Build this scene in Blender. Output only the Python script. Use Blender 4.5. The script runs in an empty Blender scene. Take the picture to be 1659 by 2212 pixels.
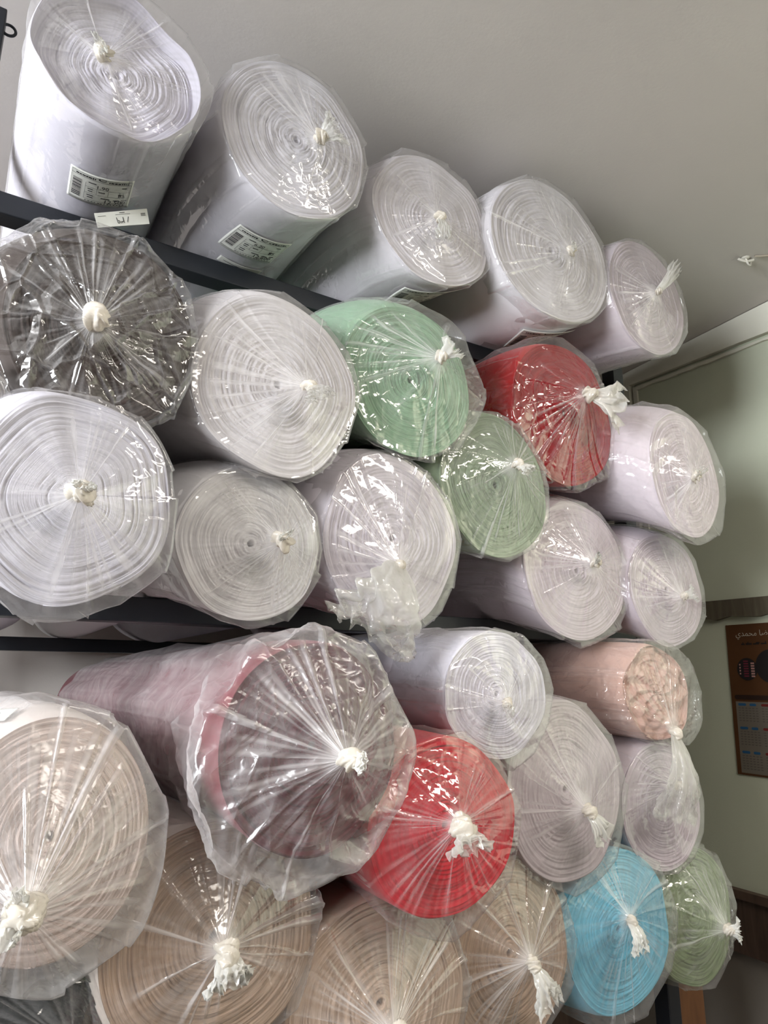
import bpy, math, random
import numpy as np
from mathutils import Vector

# Units: metres.  Origin = eye point of the photographer (1.5 m above the floor).
# X runs along the shelving to the right, Y into the shelving, Z up.
SC = bpy.context.scene
COL = SC.collection
TAU = 2 * math.pi
FLOOR, CEIL = -1.5, 1.19

# ------------------------------------------------------------------ helpers
def sm(a, b, x):
    t = np.clip((x - a) / (b - a), 0, 1)
    return t * t * (3 - 2 * t)

def srgb(r, g, b):
    f = lambda c: (c / 255 / 12.92) if c / 255 <= .04045 else ((c / 255 + .055) / 1.055) ** 2.4
    return (f(r), f(g), f(b), 1)

def link_mesh(name, V, F, mats, parent=None, base=(0, 0, 0), uv=None, mi=None, attrs=None, smooth=True):
    """V world verts, F faces; the object sits at its parent's base."""
    me = bpy.data.meshes.new(name)
    b = np.array(base, float)
    V = np.asarray(V, float) - b
    me.from_pydata([], [], []) if len(V) == 0 else None
    if isinstance(F, np.ndarray):
        n, k = F.shape
        me.vertices.add(len(V)); me.vertices.foreach_set('co', V.ravel())
        me.loops.add(n * k); me.loops.foreach_set('vertex_index', F.ravel().astype(np.int32))
        me.polygons.add(n); me.polygons.foreach_set('loop_start', np.arange(0, n * k, k, dtype=np.int32))
        me.update(calc_edges=True)
    else:
        me.from_pydata([tuple(v) for v in V], [], [tuple(f) for f in F])
    n = len(me.polygons)
    me.polygons.foreach_set('use_smooth', np.full(n, smooth, dtype=bool))
    if mi is not None: me.polygons.foreach_set('material_index', np.asarray(mi, dtype=np.int32))
    if uv is not None:
        l = me.uv_layers.new(name='UVMap'); l.data.foreach_set('uv', np.asarray(uv, float).ravel())
    for k, a in (attrs or {}).items():
        at = me.attributes.new(k, 'FLOAT', 'POINT'); at.data.foreach_set('value', np.asarray(a, float).ravel())
    me.validate()
    for m in (mats if isinstance(mats, (list, tuple)) else [mats]): me.materials.append(m)
    o = bpy.data.objects.new(name, me); COL.objects.link(o)
    if parent is not None: o.parent = parent
    else: o.location = base
    return o

def grid(G, wrap=True):
    """G (rows, cols, 3) -> verts, quads, loop uv (u across the columns, v by row)."""
    nr, nc, _ = G.shape
    i, j = np.meshgrid(np.arange(nr - 1), np.arange(nc if wrap else nc - 1), indexing='ij')
    i, j = i.ravel(), j.ravel(); jn = (j + 1) % nc
    F = np.stack([i * nc + j, i * nc + jn, (i + 1) * nc + jn, (i + 1) * nc + j], 1)
    U = np.stack([j / nc, (j + 1) / nc, (j + 1) / nc, j / nc], 1)
    R = np.stack([i, i, i + 1, i + 1], 1)
    return G.reshape(-1, 3), F, U, R

def box_vf(x0, x1, y0, y1, z0, z1):
    V = [(x0, y0, z0), (x1, y0, z0), (x1, y1, z0), (x0, y1, z0), (x0, y0, z1), (x1, y0, z1), (x1, y1, z1), (x0, y1, z1)]
    F = [(0, 3, 2, 1), (4, 5, 6, 7), (0, 1, 5, 4), (1, 2, 6, 5), (2, 3, 7, 6), (3, 0, 4, 7)]
    return V, F

def join(parts):
    V, F = [], []
    for v, f in parts:
        o = len(V); V += [tuple(p) for p in v]; F += [tuple(i + o for i in q) for q in f]
    return V, F

def bevel(o, w=.002, seg=2):
    m = o.modifiers.new('soft_edges', 'BEVEL'); m.width = w; m.segments = seg; m.limit_method = 'ANGLE'
    return o

def tag(o, label=None, cat=None, group=None, kind=None):
    for k, v in (('label', label), ('category', cat), ('group', group), ('kind', kind)):
        if v: o[k] = v
    return o

def empty(name, loc):
    o = bpy.data.objects.new(name, None); o.empty_display_size = .05
    o.location = loc; COL.objects.link(o); return o

# ------------------------------------------------------------------ materials
def new_mat(name):
    m = bpy.data.materials.new(name); m.use_nodes = True
    nt = m.node_tree; nt.nodes.clear()
    return m, nt, nt.nodes.new('ShaderNodeOutputMaterial')

def N(nt, t, **kw):
    n = nt.nodes.new(t)
    for k, v in kw.items():
        if k.startswith('i_'): n.inputs[k[2:].replace('_', ' ')].default_value = v
        else: setattr(n, k, v)
    return n

def math_n(nt, op, a, b=None, clamp=False):
    n = N(nt, 'ShaderNodeMath', operation=op, use_clamp=clamp)
    for k, v in ((0, a), (1, b)):
        if v is None: continue
        if isinstance(v, (int, float)): n.inputs[k].default_value = v
        else: nt.links.new(v, n.inputs[k])
    return n.outputs[0]

def mat_paint(name, col, rough=.7, var=.06, scale=3.0, bump=.15, bscale=220, spec=.3):
    m, nt, out = new_mat(name); L = nt.links.new
    p = N(nt, 'ShaderNodeBsdfPrincipled'); p.inputs['Roughness'].default_value = rough
    p.inputs['Specular IOR Level'].default_value = spec
    tc = N(nt, 'ShaderNodeTexCoord')
    n1 = N(nt, 'ShaderNodeTexNoise', i_Scale=scale, i_Detail=5.0); L(tc.outputs['Object'], n1.inputs['Vector'])
    rp = N(nt, 'ShaderNodeValToRGB'); L(n1.outputs[0], rp.inputs[0])
    c = np.array(col[:3])
    rp.color_ramp.elements[0].position = .3; rp.color_ramp.elements[0].color = (*(c * (1 - var)), 1)
    rp.color_ramp.elements[1].position = .7; rp.color_ramp.elements[1].color = (*np.minimum(c * (1 + var), 1), 1)
    L(rp.outputs[0], p.inputs['Base Color'])
    n2 = N(nt, 'ShaderNodeTexNoise', i_Scale=bscale, i_Detail=3.0); L(tc.outputs['Object'], n2.inputs['Vector'])
    b = N(nt, 'ShaderNodeBump', i_Strength=bump, i_Distance=.002); L(n2.outputs[0], b.inputs['Height'])
    L(b.outputs[0], p.inputs['Normal']); L(p.outputs[0], out.inputs[0]); return m

def mat_wood(name, c0, c1, rough=.45):
    m, nt, out = new_mat(name); L = nt.links.new
    p = N(nt, 'ShaderNodeBsdfPrincipled'); p.inputs['Roughness'].default_value = rough
    tc = N(nt, 'ShaderNodeTexCoord'); mp = N(nt, 'ShaderNodeMapping'); mp.inputs['Scale'].default_value = (14, 14, 1.5)
    L(tc.outputs['Object'], mp.inputs[0])
    n1 = N(nt, 'ShaderNodeTexNoise', i_Scale=3.0, i_Detail=6.0, i_Distortion=1.2); L(mp.outputs[0], n1.inputs['Vector'])
    rp = N(nt, 'ShaderNodeValToRGB'); L(n1.outputs[0], rp.inputs[0])
    rp.color_ramp.elements[0].position = .35; rp.color_ramp.elements[0].color = c0
    rp.color_ramp.elements[1].position = .68; rp.color_ramp.elements[1].color = c1
    L(rp.outputs[0], p.inputs['Base Color']); L(p.outputs[0], out.inputs[0]); return m

def mat_plain(name, col, rough=.6, metal=0.0, spec=.5):
    m, nt, out = new_mat(name)
    p = N(nt, 'ShaderNodeBsdfPrincipled'); p.inputs['Base Color'].default_value = col
    p.inputs['Roughness'].default_value = rough; p.inputs['Metallic'].default_value = metal
    p.inputs['Specular IOR Level'].default_value = spec
    nt.links.new(p.outputs[0], out.inputs[0]); return m

def mat_cloth(name, col, ring=.16, seed=0.0):
    """two materials: knitted side of the roll, and its end of wound layers (v = radius in the UV map)."""
    c = np.array(col[:3])
    m, nt, out = new_mat(name + '_side'); L = nt.links.new
    p = N(nt, 'ShaderNodeBsdfPrincipled'); p.inputs['Roughness'].default_value = .85
    p.inputs['Specular IOR Level'].default_value = .15
    p.inputs['Sheen Weight'].default_value = .15
    p.inputs['Base Color'].default_value = (*c, 1)
    tc = N(nt, 'ShaderNodeTexCoord'); n1 = N(nt, 'ShaderNodeTexNoise', i_Scale=18.0, i_Detail=4.0)
    L(tc.outputs['Object'], n1.inputs['Vector'])
    b = N(nt, 'ShaderNodeBump', i_Strength=.25, i_Distance=.004); L(n1.outputs[0], b.inputs['Height'])
    L(b.outputs[0], p.inputs['Normal']); L(p.outputs[0], out.inputs[0])
    e, nt, out = new_mat(name + '_layers'); L = nt.links.new
    p = N(nt, 'ShaderNodeBsdfPrincipled'); p.inputs['Roughness'].default_value = .9
    p.inputs['Specular IOR Level'].default_value = .1
    uv = N(nt, 'ShaderNodeUVMap'); sx = N(nt, 'ShaderNodeSeparateXYZ'); L(uv.outputs[0], sx.inputs[0])
    # angle on a circle so that the pattern closes on itself
    an = math_n(nt, 'MULTIPLY', sx.outputs[0], TAU)
    cs, sn = math_n(nt, 'COSINE', an), math_n(nt, 'SINE', an)
    def rings(radial, ang, det):
        cx = N(nt, 'ShaderNodeCombineXYZ')
        L(math_n(nt, 'MULTIPLY', cs, ang), cx.inputs[0]); L(math_n(nt, 'MULTIPLY', sn, ang), cx.inputs[1])
        L(math_n(nt, 'ADD', math_n(nt, 'MULTIPLY', sx.outputs[1], radial), seed * 7.3), cx.inputs[2])
        n = N(nt, 'ShaderNodeTexNoise', i_Scale=1.0, i_Detail=det); L(cx.outputs[0], n.inputs['Vector'])
        return n.outputs[0]
    a, bb = rings(150, 1.2, 3.0), rings(34, .9, 2.0)
    mx = math_n(nt, 'ADD', math_n(nt, 'MULTIPLY', a, .65), math_n(nt, 'MULTIPLY', bb, .35))
    rp = N(nt, 'ShaderNodeValToRGB'); L(mx, rp.inputs[0])
    rp.color_ramp.elements[0].position = .36; rp.color_ramp.elements[0].color = (*(c * (1 - 2.1 * ring)), 1)
    rp.color_ramp.elements[1].position = .60; rp.color_ramp.elements[1].color = (*np.minimum(c * (1 + .25 * ring), 1), 1)
    L(rp.outputs[0], p.inputs['Base Color'])
    b = N(nt, 'ShaderNodeBump', i_Strength=min(.45, ring * 3), i_Distance=.002); L(a, b.inputs['Height'])
    L(b.outputs[0], p.inputs['Normal']); L(p.outputs[0], out.inputs[0])
    return [m, e]

_film = {}
def mat_film(haze=.1, fold=.5, tint=(.94, .92, .925), rough=.1, crink=.35, mott=.1, crease=0.0):
    """polythene: clear with milky streaks where it is gathered or doubled."""
    key = (haze, fold, tint, rough, crink, mott, crease)
    if key in _film: return _film[key]
    m, nt, out = new_mat('polythene_film'); L = nt.links.new
    tc = N(nt, 'ShaderNodeTexCoord')
    at = N(nt, 'ShaderNodeAttribute', attribute_name='fold')
    at2 = N(nt, 'ShaderNodeAttribute', attribute_name='streak')
    nz = N(nt, 'ShaderNodeTexNoise', i_Scale=26.0, i_Detail=1.0); L(tc.outputs['Object'], nz.inputs['Vector'])
    ft = N(nt, 'ShaderNodeTexNoise', i_Scale=38.0, i_Detail=1.0, i_Distortion=1.6); L(tc.outputs['Object'], ft.inputs['Vector'])
    b = N(nt, 'ShaderNodeBump', i_Strength=crink, i_Distance=.004); L(ft.outputs[0], b.inputs['Height'])
    cr = None
    if crease:                                                        # sharp creases left by handling
        wn = N(nt, 'ShaderNodeTexNoise', i_Scale=9.0, i_Detail=0.0); L(tc.outputs['Object'], wn.inputs['Vector'])
        va = N(nt, 'ShaderNodeVectorMath', operation='MULTIPLY_ADD'); L(wn.outputs['Color'], va.inputs[0]); va.inputs[1].default_value = (.09, .09, .09); L(tc.outputs['Object'], va.inputs[2])
        vo = N(nt, 'ShaderNodeTexVoronoi', feature='DISTANCE_TO_EDGE', i_Scale=21.0); L(va.outputs[0], vo.inputs['Vector'])
        cr = math_n(nt, 'SUBTRACT', 1.0, math_n(nt, 'MULTIPLY', vo.outputs['Distance'], 9.0), True)
        b2 = N(nt, 'ShaderNodeBump', i_Strength=crease, i_Distance=.006); L(cr, b2.inputs['Height']); L(b2.outputs[0], b.inputs['Normal'])
    lw = N(nt, 'ShaderNodeLayerWeight', i_Blend=.5)
    f2 = math_n(nt, 'POWER', lw.outputs['Facing'], 3.0)
    h = math_n(nt, 'ADD', math_n(nt, 'MULTIPLY', at.outputs['Fac'], fold), haze + .03)
    h = math_n(nt, 'ADD', h, math_n(nt, 'MULTIPLY', at2.outputs['Fac'], 1.0 * fold))
    h = math_n(nt, 'ADD', h, math_n(nt, 'MULTIPLY', math_n(nt, 'SUBTRACT', nz.outputs[0], .5), mott * 2))
    h = math_n(nt, 'ADD', h, math_n(nt, 'MULTIPLY', f2, .16), True)
    if cr is not None: h = math_n(nt, 'ADD', h, math_n(nt, 'MULTIPLY', math_n(nt, 'POWER', cr, 3.0), .22 * crease))
    h = math_n(nt, 'MINIMUM', h, .93)
    tr = N(nt, 'ShaderNodeBsdfTransparent'); tr.inputs[0].default_value = (.98, .98, .98, 1)
    df = N(nt, 'ShaderNodeBsdfDiffuse'); df.inputs[0].default_value = (*tint, 1)
    tl = N(nt, 'ShaderNodeBsdfTranslucent'); tl.inputs[0].default_value = (*tint, 1)
    L(b.outputs[0], df.inputs['Normal'])
    ms = N(nt, 'ShaderNodeMixShader', i_Fac=.4); L(df.outputs[0], ms.inputs[1]); L(tl.outputs[0], ms.inputs[2])
    m1 = N(nt, 'ShaderNodeMixShader'); L(h, m1.inputs[0]); L(tr.outputs[0], m1.inputs[1]); L(ms.outputs[0], m1.inputs[2])
    fr = N(nt, 'ShaderNodeFresnel', i_IOR=1.5); L(b.outputs[0], fr.inputs['Normal'])
    fa = math_n(nt, 'MINIMUM', math_n(nt, 'MULTIPLY', fr.outputs[0], 1.1), .17)
    gl = N(nt, 'ShaderNodeBsdfGlossy', i_Roughness=rough); L(b.outputs[0], gl.inputs['Normal'])
    m2 = N(nt, 'ShaderNodeMixShader'); L(fa, m2.inputs[0]); L(m1.outputs[0], m2.inputs[1]); L(gl.outputs[0], m2.inputs[2])
    L(m2.outputs[0], out.inputs[0])
    _film[key] = m
    return m

# ------------------------------------------------------------------ noise
def periodic(rng, th, lo, hi, n):
    s = np.zeros_like(th)
    for _ in range(n):
        s += rng.normal() * np.cos(rng.integers(lo, hi + 1) * th + rng.uniform(0, TAU))
    return s / math.sqrt(n / 2)

def tri(x):
    return 2 * np.abs(x - np.floor(x + .5))

# ------------------------------------------------------------------ a wrapped roll
BEAMS = ((1.15, 1.19, (.787, .137, -.57)), (2.33, 2.37, (.787, .137, -.57)))

class Roll:
    def __init__(s, key, d):
        s.k, s.d = key, d
        s.rng = np.random.default_rng(d.get('seed', sum(map(ord, key)) * 13 + 5))
        s.yf, s.cx, s.cz, s.rx, s.rz, s.bx, s.bz, s.rb = LAY[key]
        s.L = d.get('L', 1.45)
        s.base = (s.bx, s.yf + s.L / 2, s.bz - s.rb)
        rng = s.rng
        n = 512; t = np.arange(n) / n * TAU
        s._t = t
        s._lump = periodic(rng, t, 2, 5, 5) * d.get('lump', .012)
        s._ext = np.zeros(n)
        for a, w, amt in d.get('loose', ()):
            dd = np.angle(np.exp(1j * (t - math.radians(a))))
            s._ext += amt * np.exp(-(dd / math.radians(w)) ** 2)
    def at(s, arr, th): return np.interp(np.mod(th, TAU), np.append(s._t, TAU), np.append(arr, arr[0]))
    def center(s, y):
        k = 1 - np.exp(-np.maximum(y, 0) / .085)
        return s.cx + (s.bx - s.cx) * k, s.cz + (s.bz - s.cz) * k
    def radii(s, y):
        k = sm(0, .2, y)
        return s.rx + (s.rb - s.rx) * k, s.rz + (s.rb - s.rz) * k
    def surf(s, y, th, off=0.0):
        """point on the cloth at distance y behind the front end."""
        x, z = s.center(y); rx, rz = s.radii(y)
        lump = 1 + s.at(s._lump, th)
        return np.stack([x + (rx * lump + off) * np.cos(th), s.yf + y + 0 * th, z + (rz * lump + off) * np.sin(th)], -1)

    def fabric(s, parent):
        d, rng = s.d, s.rng
        nc = 160; th = np.arange(nc) / nc * TAU
        rows, vv, mi = [], [], []
        cxb, czb = s.center(s.L)
        rows.append(np.stack([cxb + 0 * th, s.yf + s.L + 0 * th, czb + 0 * th], -1)); vv.append(0)
        ys = [s.L, s.L - .006, 1.1, .9, .7, .55, .42, .33, .26, .21, .17, .135, .105, .08, .06, .045, .032, .022, .014, .008, .004, .0015]
        ys = [y for y in ys if y <= s.L]
        wave = periodic(rng, th, 3, 9, 5) * d.get('rimwave', .0015)
        steps = d.get('steps', ())
        for y in ys:
            off = -.004 * (1 - sm(0, .012, y)) - (.006 if y == s.L else 0)
            for (sy, dr, wv) in steps:                                   # a layer of cloth that ends short of the front
                ww = periodic(np.random.default_rng(int(sy * 999)), th, 2, 11, 7) * wv
                off = off + dr * sm(sy - .003, sy + .003, y + ww)
            P = s.surf(y, th, off)
            P[:, 1] += np.maximum(wave, -.003) * (1 - sm(0, .05, y))
            rows.append(P); vv.append(1 + y)
        nb = len(rows)
        # wound layers of the end
        nr = d.get('layers', 92)
        recess = d.get('recess', 0.0)
        dish = d.get('dish', 0.0)
        w2 = periodic(rng, th, 2, 6, 5)
        for k in range(nr + 1):
            q = .985 * (1 - k / (nr + .6)) ** 1.0
            dep = rng.normal() * d.get('ledge', .0005) + recess * sm(1.0, .93, np.array(q)) + dish * (1 - q * q)
            dep = dep + .0012 * periodic(rng, th, 1, 5, 3) * (q > .1)
            core = d.get('core', .05)
            if d.get('pleats'):
                dep = dep + (.004 + .012 * q) * tri(7 * th / TAU + .3 * np.sin(2 * th) + 1.3 * (1 - q)) + .008 * tri(13 * th / TAU + 2 * q) * q
            dep = dep + .02 * sm(core, core * .4, np.array(q))
            dep = np.maximum(dep, -.002)
            qq = q * (1 + .02 * w2 * (1 - q) * d.get('wob', 1))
            lump = 1 + s.at(s._lump, th)
            P = np.stack([s.cx + qq * s.rx * lump * np.cos(th), s.yf + np.maximum(dep + wave * q, -.003), s.cz + qq * s.rz * lump * np.sin(th)], -1)
            rows.append(P); vv.append(q)
        G = np.stack(rows)
        # soft cloth flattens where it lies on a shelf beam
        for (b0, b1, tops) in BEAMS:
            inb = (G[..., 1] > b0 - .03) & (G[..., 1] < b1 + .03)
            for tz in tops:
                near = inb & (G[..., 2] < tz + .0015) & (G[..., 2] > tz - .05) & (s.bz > tz)
                G[..., 2] = np.where(near, tz + .0015, G[..., 2])
        V, F, U, R = grid(G)
        vv = np.array(vv)
        uvv = vv[R]
        first = F.reshape(-1)
        mi = (R[:, 0] >= nb - 1).astype(int)
        uv = np.stack([U, uvv], -1)
        uv[..., 1] = np.where(mi[:, None] == 1, np.minimum(uv[..., 1], 1), uv[..., 1])
        return link_mesh('fabric', V, F[:, ::-1], CLOTH[d['cloth']], parent, s.base, uv[:, ::-1], mi)

    def knot_pt(s):
        return np.array(s.d['knot'], float)

    def bag(s, parent):
        d, rng = s.d, s.rng
        nc = 400; th = np.arange(nc) / nc * TAU
        g = d.get('gap', .0022)
        Lf = d.get('film_len', .45)
        ext = s.at(s._ext, th)
        # a taut bag goes straight from corner to corner
        npoly = d.get('poly', 13)
        ca_ = np.sort((np.arange(npoly) + rng.uniform(-.38, .38, npoly)) / npoly * TAU)
        k0 = np.searchsorted(ca_, th) - 1
        lo_ = ca_[k0]; hi_ = np.where(k0 + 1 < npoly, ca_[(k0 + 1) % npoly], ca_[0] + TAU)
        lo_ = np.where(k0 < 0, ca_[-1] - TAU, lo_); hi_ = np.where(k0 < 0, ca_[0], hi_)
        half = (hi_ - lo_) / 2; mid = (hi_ + lo_) / 2
        ext = ext + .5 * (s.rx + s.rz) * np.minimum(1 / np.cos(th - mid) - 1, .09) * d.get('polyk', .75)
        K = s.knot_pt()
        # pleats that run from the knot to the rim
        nf = d.get('nf', 34)
        pl = []
        cls = [(rng.uniform(0, TAU), rng.uniform(.10, .30), rng.uniform(.5, 1)) for _ in range(d.get('clusters', 6))]
        dens = np.zeros(nc)
        for (ca, cw, ch) in cls:
            dens = np.maximum(dens, ch * np.exp(-(np.angle(np.exp(1j * (th - ca))) / (cw * 1.2)) ** 2))
        for i in range(nf):
            a = (i + rng.uniform(-.45, .45)) / nf * TAU
            if rng.uniform() < .6:
                ca, cw, ch = cls[rng.integers(len(cls))]; a = ca + rng.normal() * cw
            lo, hi = d.get('pw', (.010, .034))
            pl.append((a, lo + (hi - lo) * rng.uniform() ** 1.6, rng.uniform(.15, 1) ** 1.3, rng.choice(d.get('starts', [-.25, .05, .2, .35, .45, .55, .62])), rng.normal() * .09, rng.uniform() < d.get('bandp', .35)))
        ang = lambda a: np.abs(np.angle(np.exp(1j * (th - a))))
        fine = periodic(rng, th, 8, 70, 22) * (.25 + .75 * dens)
        rows, fold, streak = [], [], []
        nS = [Lf, Lf * .8, Lf * .62, Lf * .48, Lf * .36, .2, .15, .115, .085, .062, .045, .03, .018, .008, .001]
        nS = sorted({round(v, 4) for v in nS if v <= Lf}, reverse=True)
        wr = [(rng.uniform(0, TAU), rng.uniform(.02, .08), rng.uniform(0, .3), rng.uniform(.15, .5)) for _ in range(d.get('nw', 5))]
        fac = [(rng.integers(3, 14), rng.uniform(4, 22), rng.uniform(0, 1), rng.uniform(.3, 1)) for _ in range(5)]
        crump = d.get('crump', .0018)
        for y in nS:
            env = np.exp(-y / d.get('ext_len', .10)) * 1.0
            off = g + ext * env
            hz = np.full(nc, d.get('sleeve', 0.0))
            for (a, w, y0, wid) in wr:
                dd = ang(a); t = np.maximum(0, 1 - dd / w)
                e = math.exp(-((y - y0) / wid) ** 2)
                off = off + .003 * t * e; hz = np.maximum(hz, .2 * (dd < w * .8) * e)
            for (kk, fy, ph, am) in fac:
                off = off + crump * am * (tri(kk * th / TAU + fy * y + ph) - .5)
            for (a, w, h, t0, slp, band) in pl:
                if t0 < 0:
                    dd = ang(a); e = max(0, 1 - y / .06)
                    off = off + .007 * h * np.maximum(0, 1 - dd / (w * .8)) * e
                    hz = np.maximum(hz, .4 * h * (dd < w * .7) * e)
            off = np.maximum(off, .0012)
            P = s.surf(y, th, off)
            if y > .12:
                for (b0, b1, tops) in BEAMS:
                    for tz in tops:
                        if s.bz > tz: P[:, 2] = np.where((P[:, 2] < tz + .001) & (P[:, 2] > tz - .06), tz + .001, P[:, 2])
            rows.append(P); fold.append(hz); streak.append(np.clip(fine * .06, 0, .2))
        nT = 42
        rim = s.surf(.0, th, g + ext) ; rim[:, 1] -= .005
        pw = d.get('cone', 1.35)
        nk = d.get('neck', .007)
        for j in range(nT + 1):
            t = (j / nT) ** .9
            q = 1 - t
            kt = np.stack([K[0] + nk * np.cos(th), K[1] + 0 * th, K[2] + nk * np.sin(th)], -1)
            P = rim * q + kt * t
            P[:, 1] = rim[:, 1] + (K[1] - rim[:, 1]) * t ** pw
            if d.get('sag'):                                          # the loose cap sinks in between rim and knot
                P[:, 1] += d['sag'] * np.sin(math.pi * t)
            rad = np.hypot(P[:, 0] - K[0], P[:, 2] - K[2])
            disp = np.zeros(nc); hz = np.zeros(nc)
            for (a, w, h, t0, slp, band) in pl:
                dd = ang(a + slp * (1 - t)); e = float(sm(t0 - .02, t0 + .22, np.array(t)))
                if e <= 0: continue
                wid = w * (1 - .25 * t)
                amp = np.minimum(d.get('pleat', .011) * h, .75 * wid * np.maximum(rad, .004)) * e
                tt = np.maximum(0, 1 - dd / wid)
                disp = np.maximum(disp, amp * tt)
                if band: hz = np.maximum(hz, (.2 + .5 * h) * e * (dd < wid * .75))
                else: hz = np.maximum(hz, .12 * h * e * tt)
            for (kk, fy, ph, am) in fac:
                disp = disp + crump * am * (tri(kk * th / TAU + fy * .14 * t + ph) - .5) * (1 - t)
            P[:, 1] -= disp
            P[:, 1] = np.minimum(P[:, 1], s.yf - .0062)
            hz = np.maximum(hz, .95 * sm(.62 + .2 * (1 - dens), 1.0, np.full(nc, t)))
            rows.append(P); fold.append(hz)
            streak.append(np.clip(.03 + .16 * dens + fine * .34 + .2 * t * (.4 + .6 * dens), 0, 1) * float(sm(0, .4, np.array(t))))
        V, F, U, R = grid(np.stack(rows))
        fm = mat_film(d.get('haze', .05), d.get('foldk', .5), rough=d.get('rough', .075), crink=d.get('crink', .3), mott=d.get('mott', .1), crease=d.get('crease', 0.0))
        b = link_mesh('plastic_bag', V, F[:, ::-1], fm, parent, s.base, attrs={'fold': np.array(fold), 'streak': np.array(streak)})
        s.knot(b); s.tail(b)
        return b

    def card(s, parent, corners, kind):
        """a stiff paper card taped to the bag, hanging over the beam"""
        TL, TR, BR, BL = (np.array(c, float) for c in corners)
        P = lambda a, b, l: (TL * (1 - a) + TR * a) * (1 - b) + (BL * (1 - a) + BR * a) * b + np.array([0, -l, 0])
        V = [P(a, b, l) for l in (0, .0005) for a, b in ((0, 0), (1, 0), (1, 1), (0, 1))]
        lab = link_mesh('paper_label', V, [(0, 1, 2, 3), (7, 6, 5, 4), (0, 4, 5, 1), (1, 5, 6, 2), (2, 6, 7, 3), (3, 7, 4, 0)], PAPER, parent, s.base, smooth=False)
        parts = []
        rect = lambda a0, a1, b0, b1: parts.append(([P(a0, b0, .0008), P(a1, b0, .0008), P(a1, b1, .0008), P(a0, b1, .0008)], [(0, 1, 2, 3)]))
        v, f = text_mesh('\u0668\u0663\u0669'); asp = np.linalg.norm(BL - TL) / np.linalg.norm(TR - TL)
        m = (min(p[0] for p in v) + max(p[0] for p in v)) / 2; k = .62
        parts.append(([P(.5 - (p[0] - m) * k * asp, .62 + (p[1] - .33) * k, .0008) for p in v], f))
        for b in (.26, .33, .40): rect(.86, .95, b, b + .035)
        rect(.05, .2, .24, .265); rect(.38, .66, .22, .24); rect(.46, .56, .10, .14)
        V, F = join(parts); link_mesh('print', V, F, INK, lab, s.base, smooth=False)

    def knot(s, parent):
        d, rng = s.d, s.rng
        kr = d.get('kr', .012) * .9; K = s.knot_pt()
        T = np.array(d.get('tail', (K[0] + .01, K[1] - .02, K[2] + .01)), float) - K
        ax = T / max(np.linalg.norm(T), 1e-6); ax = ax * .6 + np.array([0, -1, 0]) * .6; ax /= np.linalg.norm(ax)
        e1 = np.cross(ax, [0, 0, 1.0]); e1 /= np.linalg.norm(e1); e2 = np.cross(ax, e1)
        nr, nc = 26, 48; th = np.arange(nc) / nc * TAU
        rows = []
        w = rng.uniform(0, TAU, 4)
        kf = [(rng.integers(1, 6), rng.uniform(1, 4), rng.uniform(), rng.uniform(.15, .4)) for _ in range(4)]
        for i in range(nr + 1):
            t = i / nr; a = math.pi * t
            r = math.sin(a) ** .75 * kr
            tw = th + 2.2 * t
            r = r * (1 - .2 * np.abs(np.sin(2.5 * tw + w[0])) ** 3 + .16 * np.sin(2 * tw + 5 * t + w[1]) + .08 * np.sin(7 * tw + 9 * t) + .2 * np.sin(6.3 * t + w[2]) * np.cos(tw + w[3]))
            for (k1, k2, k3, k4) in kf: r = r * (1 + k4 * (tri(k1 * tw / TAU + k2 * t + k3) - .5))
            c = K + ax * kr * (.55 - 1.2 * math.cos(a))
            rows.append(c + np.outer(r * np.cos(th), e1) + np.outer(r * np.sin(th), e2))
        V, F, U, R = grid(np.stack(rows))
        n = len(V)
        link_mesh('knot', V, F, mat_film(.8, .3, (.95, .89, .80), .16, .6), parent, s.base,
                  attrs={'fold': np.full(n, .3), 'streak': np.zeros(n)})

    def tail(s, parent):
        d, rng = s.d, s.rng
        if 'tail' not in d: return
        K = s.knot_pt(); E = np.array(d['tail'], float); D = E - K; Ln = np.linalg.norm(D); ax = D / Ln
        e1 = np.cross(ax, [0, -1.0, 0]); e1 /= np.linalg.norm(e1); e2 = np.cross(ax, e1)
        w1 = d.get('tw', .02); w0 = .005; flat = d.get('tflat', .35)
        nr, nc = 40, 120; th = np.arange(nc) / nc * TAU
        lob = rng.integers(5, 9)
        ruf = periodic(rng, th, 3, lob * 2, 7); jag = np.abs(periodic(rng, th, 2, 8, 5))
        bend = d.get('tbend', 0.0)
        rows, fold = [], []
        fac = [(rng.integers(2, 9), rng.uniform(1, 5), rng.uniform(0, 1), rng.uniform(.4, 1)) for _ in range(5)]
        for i in range(nr + 1):
            t = i / nr
            w = w0 + (w1 - w0) * t ** d.get('tpow', .8)
            if d.get('tclose'): w *= 1 - d['tclose'] * float(sm(.75, 1, np.array(t)))
            r = 1 + d.get('truf', .15) * t * ruf
            for (kk, f, ph, am) in fac: r = r + .34 * am * t * (tri(kk * th / TAU + f * t + ph) - .5)
            ln = Ln * t * (1 - .22 * t * np.minimum(jag, 1.3) * d.get('tjag', 1))
            P = K + np.outer(ln, ax) + np.outer(w * r * np.cos(th), e1) + np.outer(w * flat * r * np.sin(th), e2)
            P[:, 2] += bend * t * t
            P[:, 1] -= d.get('tout', .008) * math.sin(math.pi * min(t * 1.1, 1))
            rows.append(P); fold.append(np.clip(1.0 - 1.1 * t ** .7 + .2 * np.clip(ruf, 0, 1), 0, 1))
        V, F, U, R = grid(np.stack(rows))
        link_mesh('bag_tail', V, F, mat_film(d.get('thaze', .4), .36, (.93, .92, .88), .08, .7), parent, s.base,
                  attrs={'fold': np.array(fold), 'streak': np.zeros(len(V))})

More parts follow.
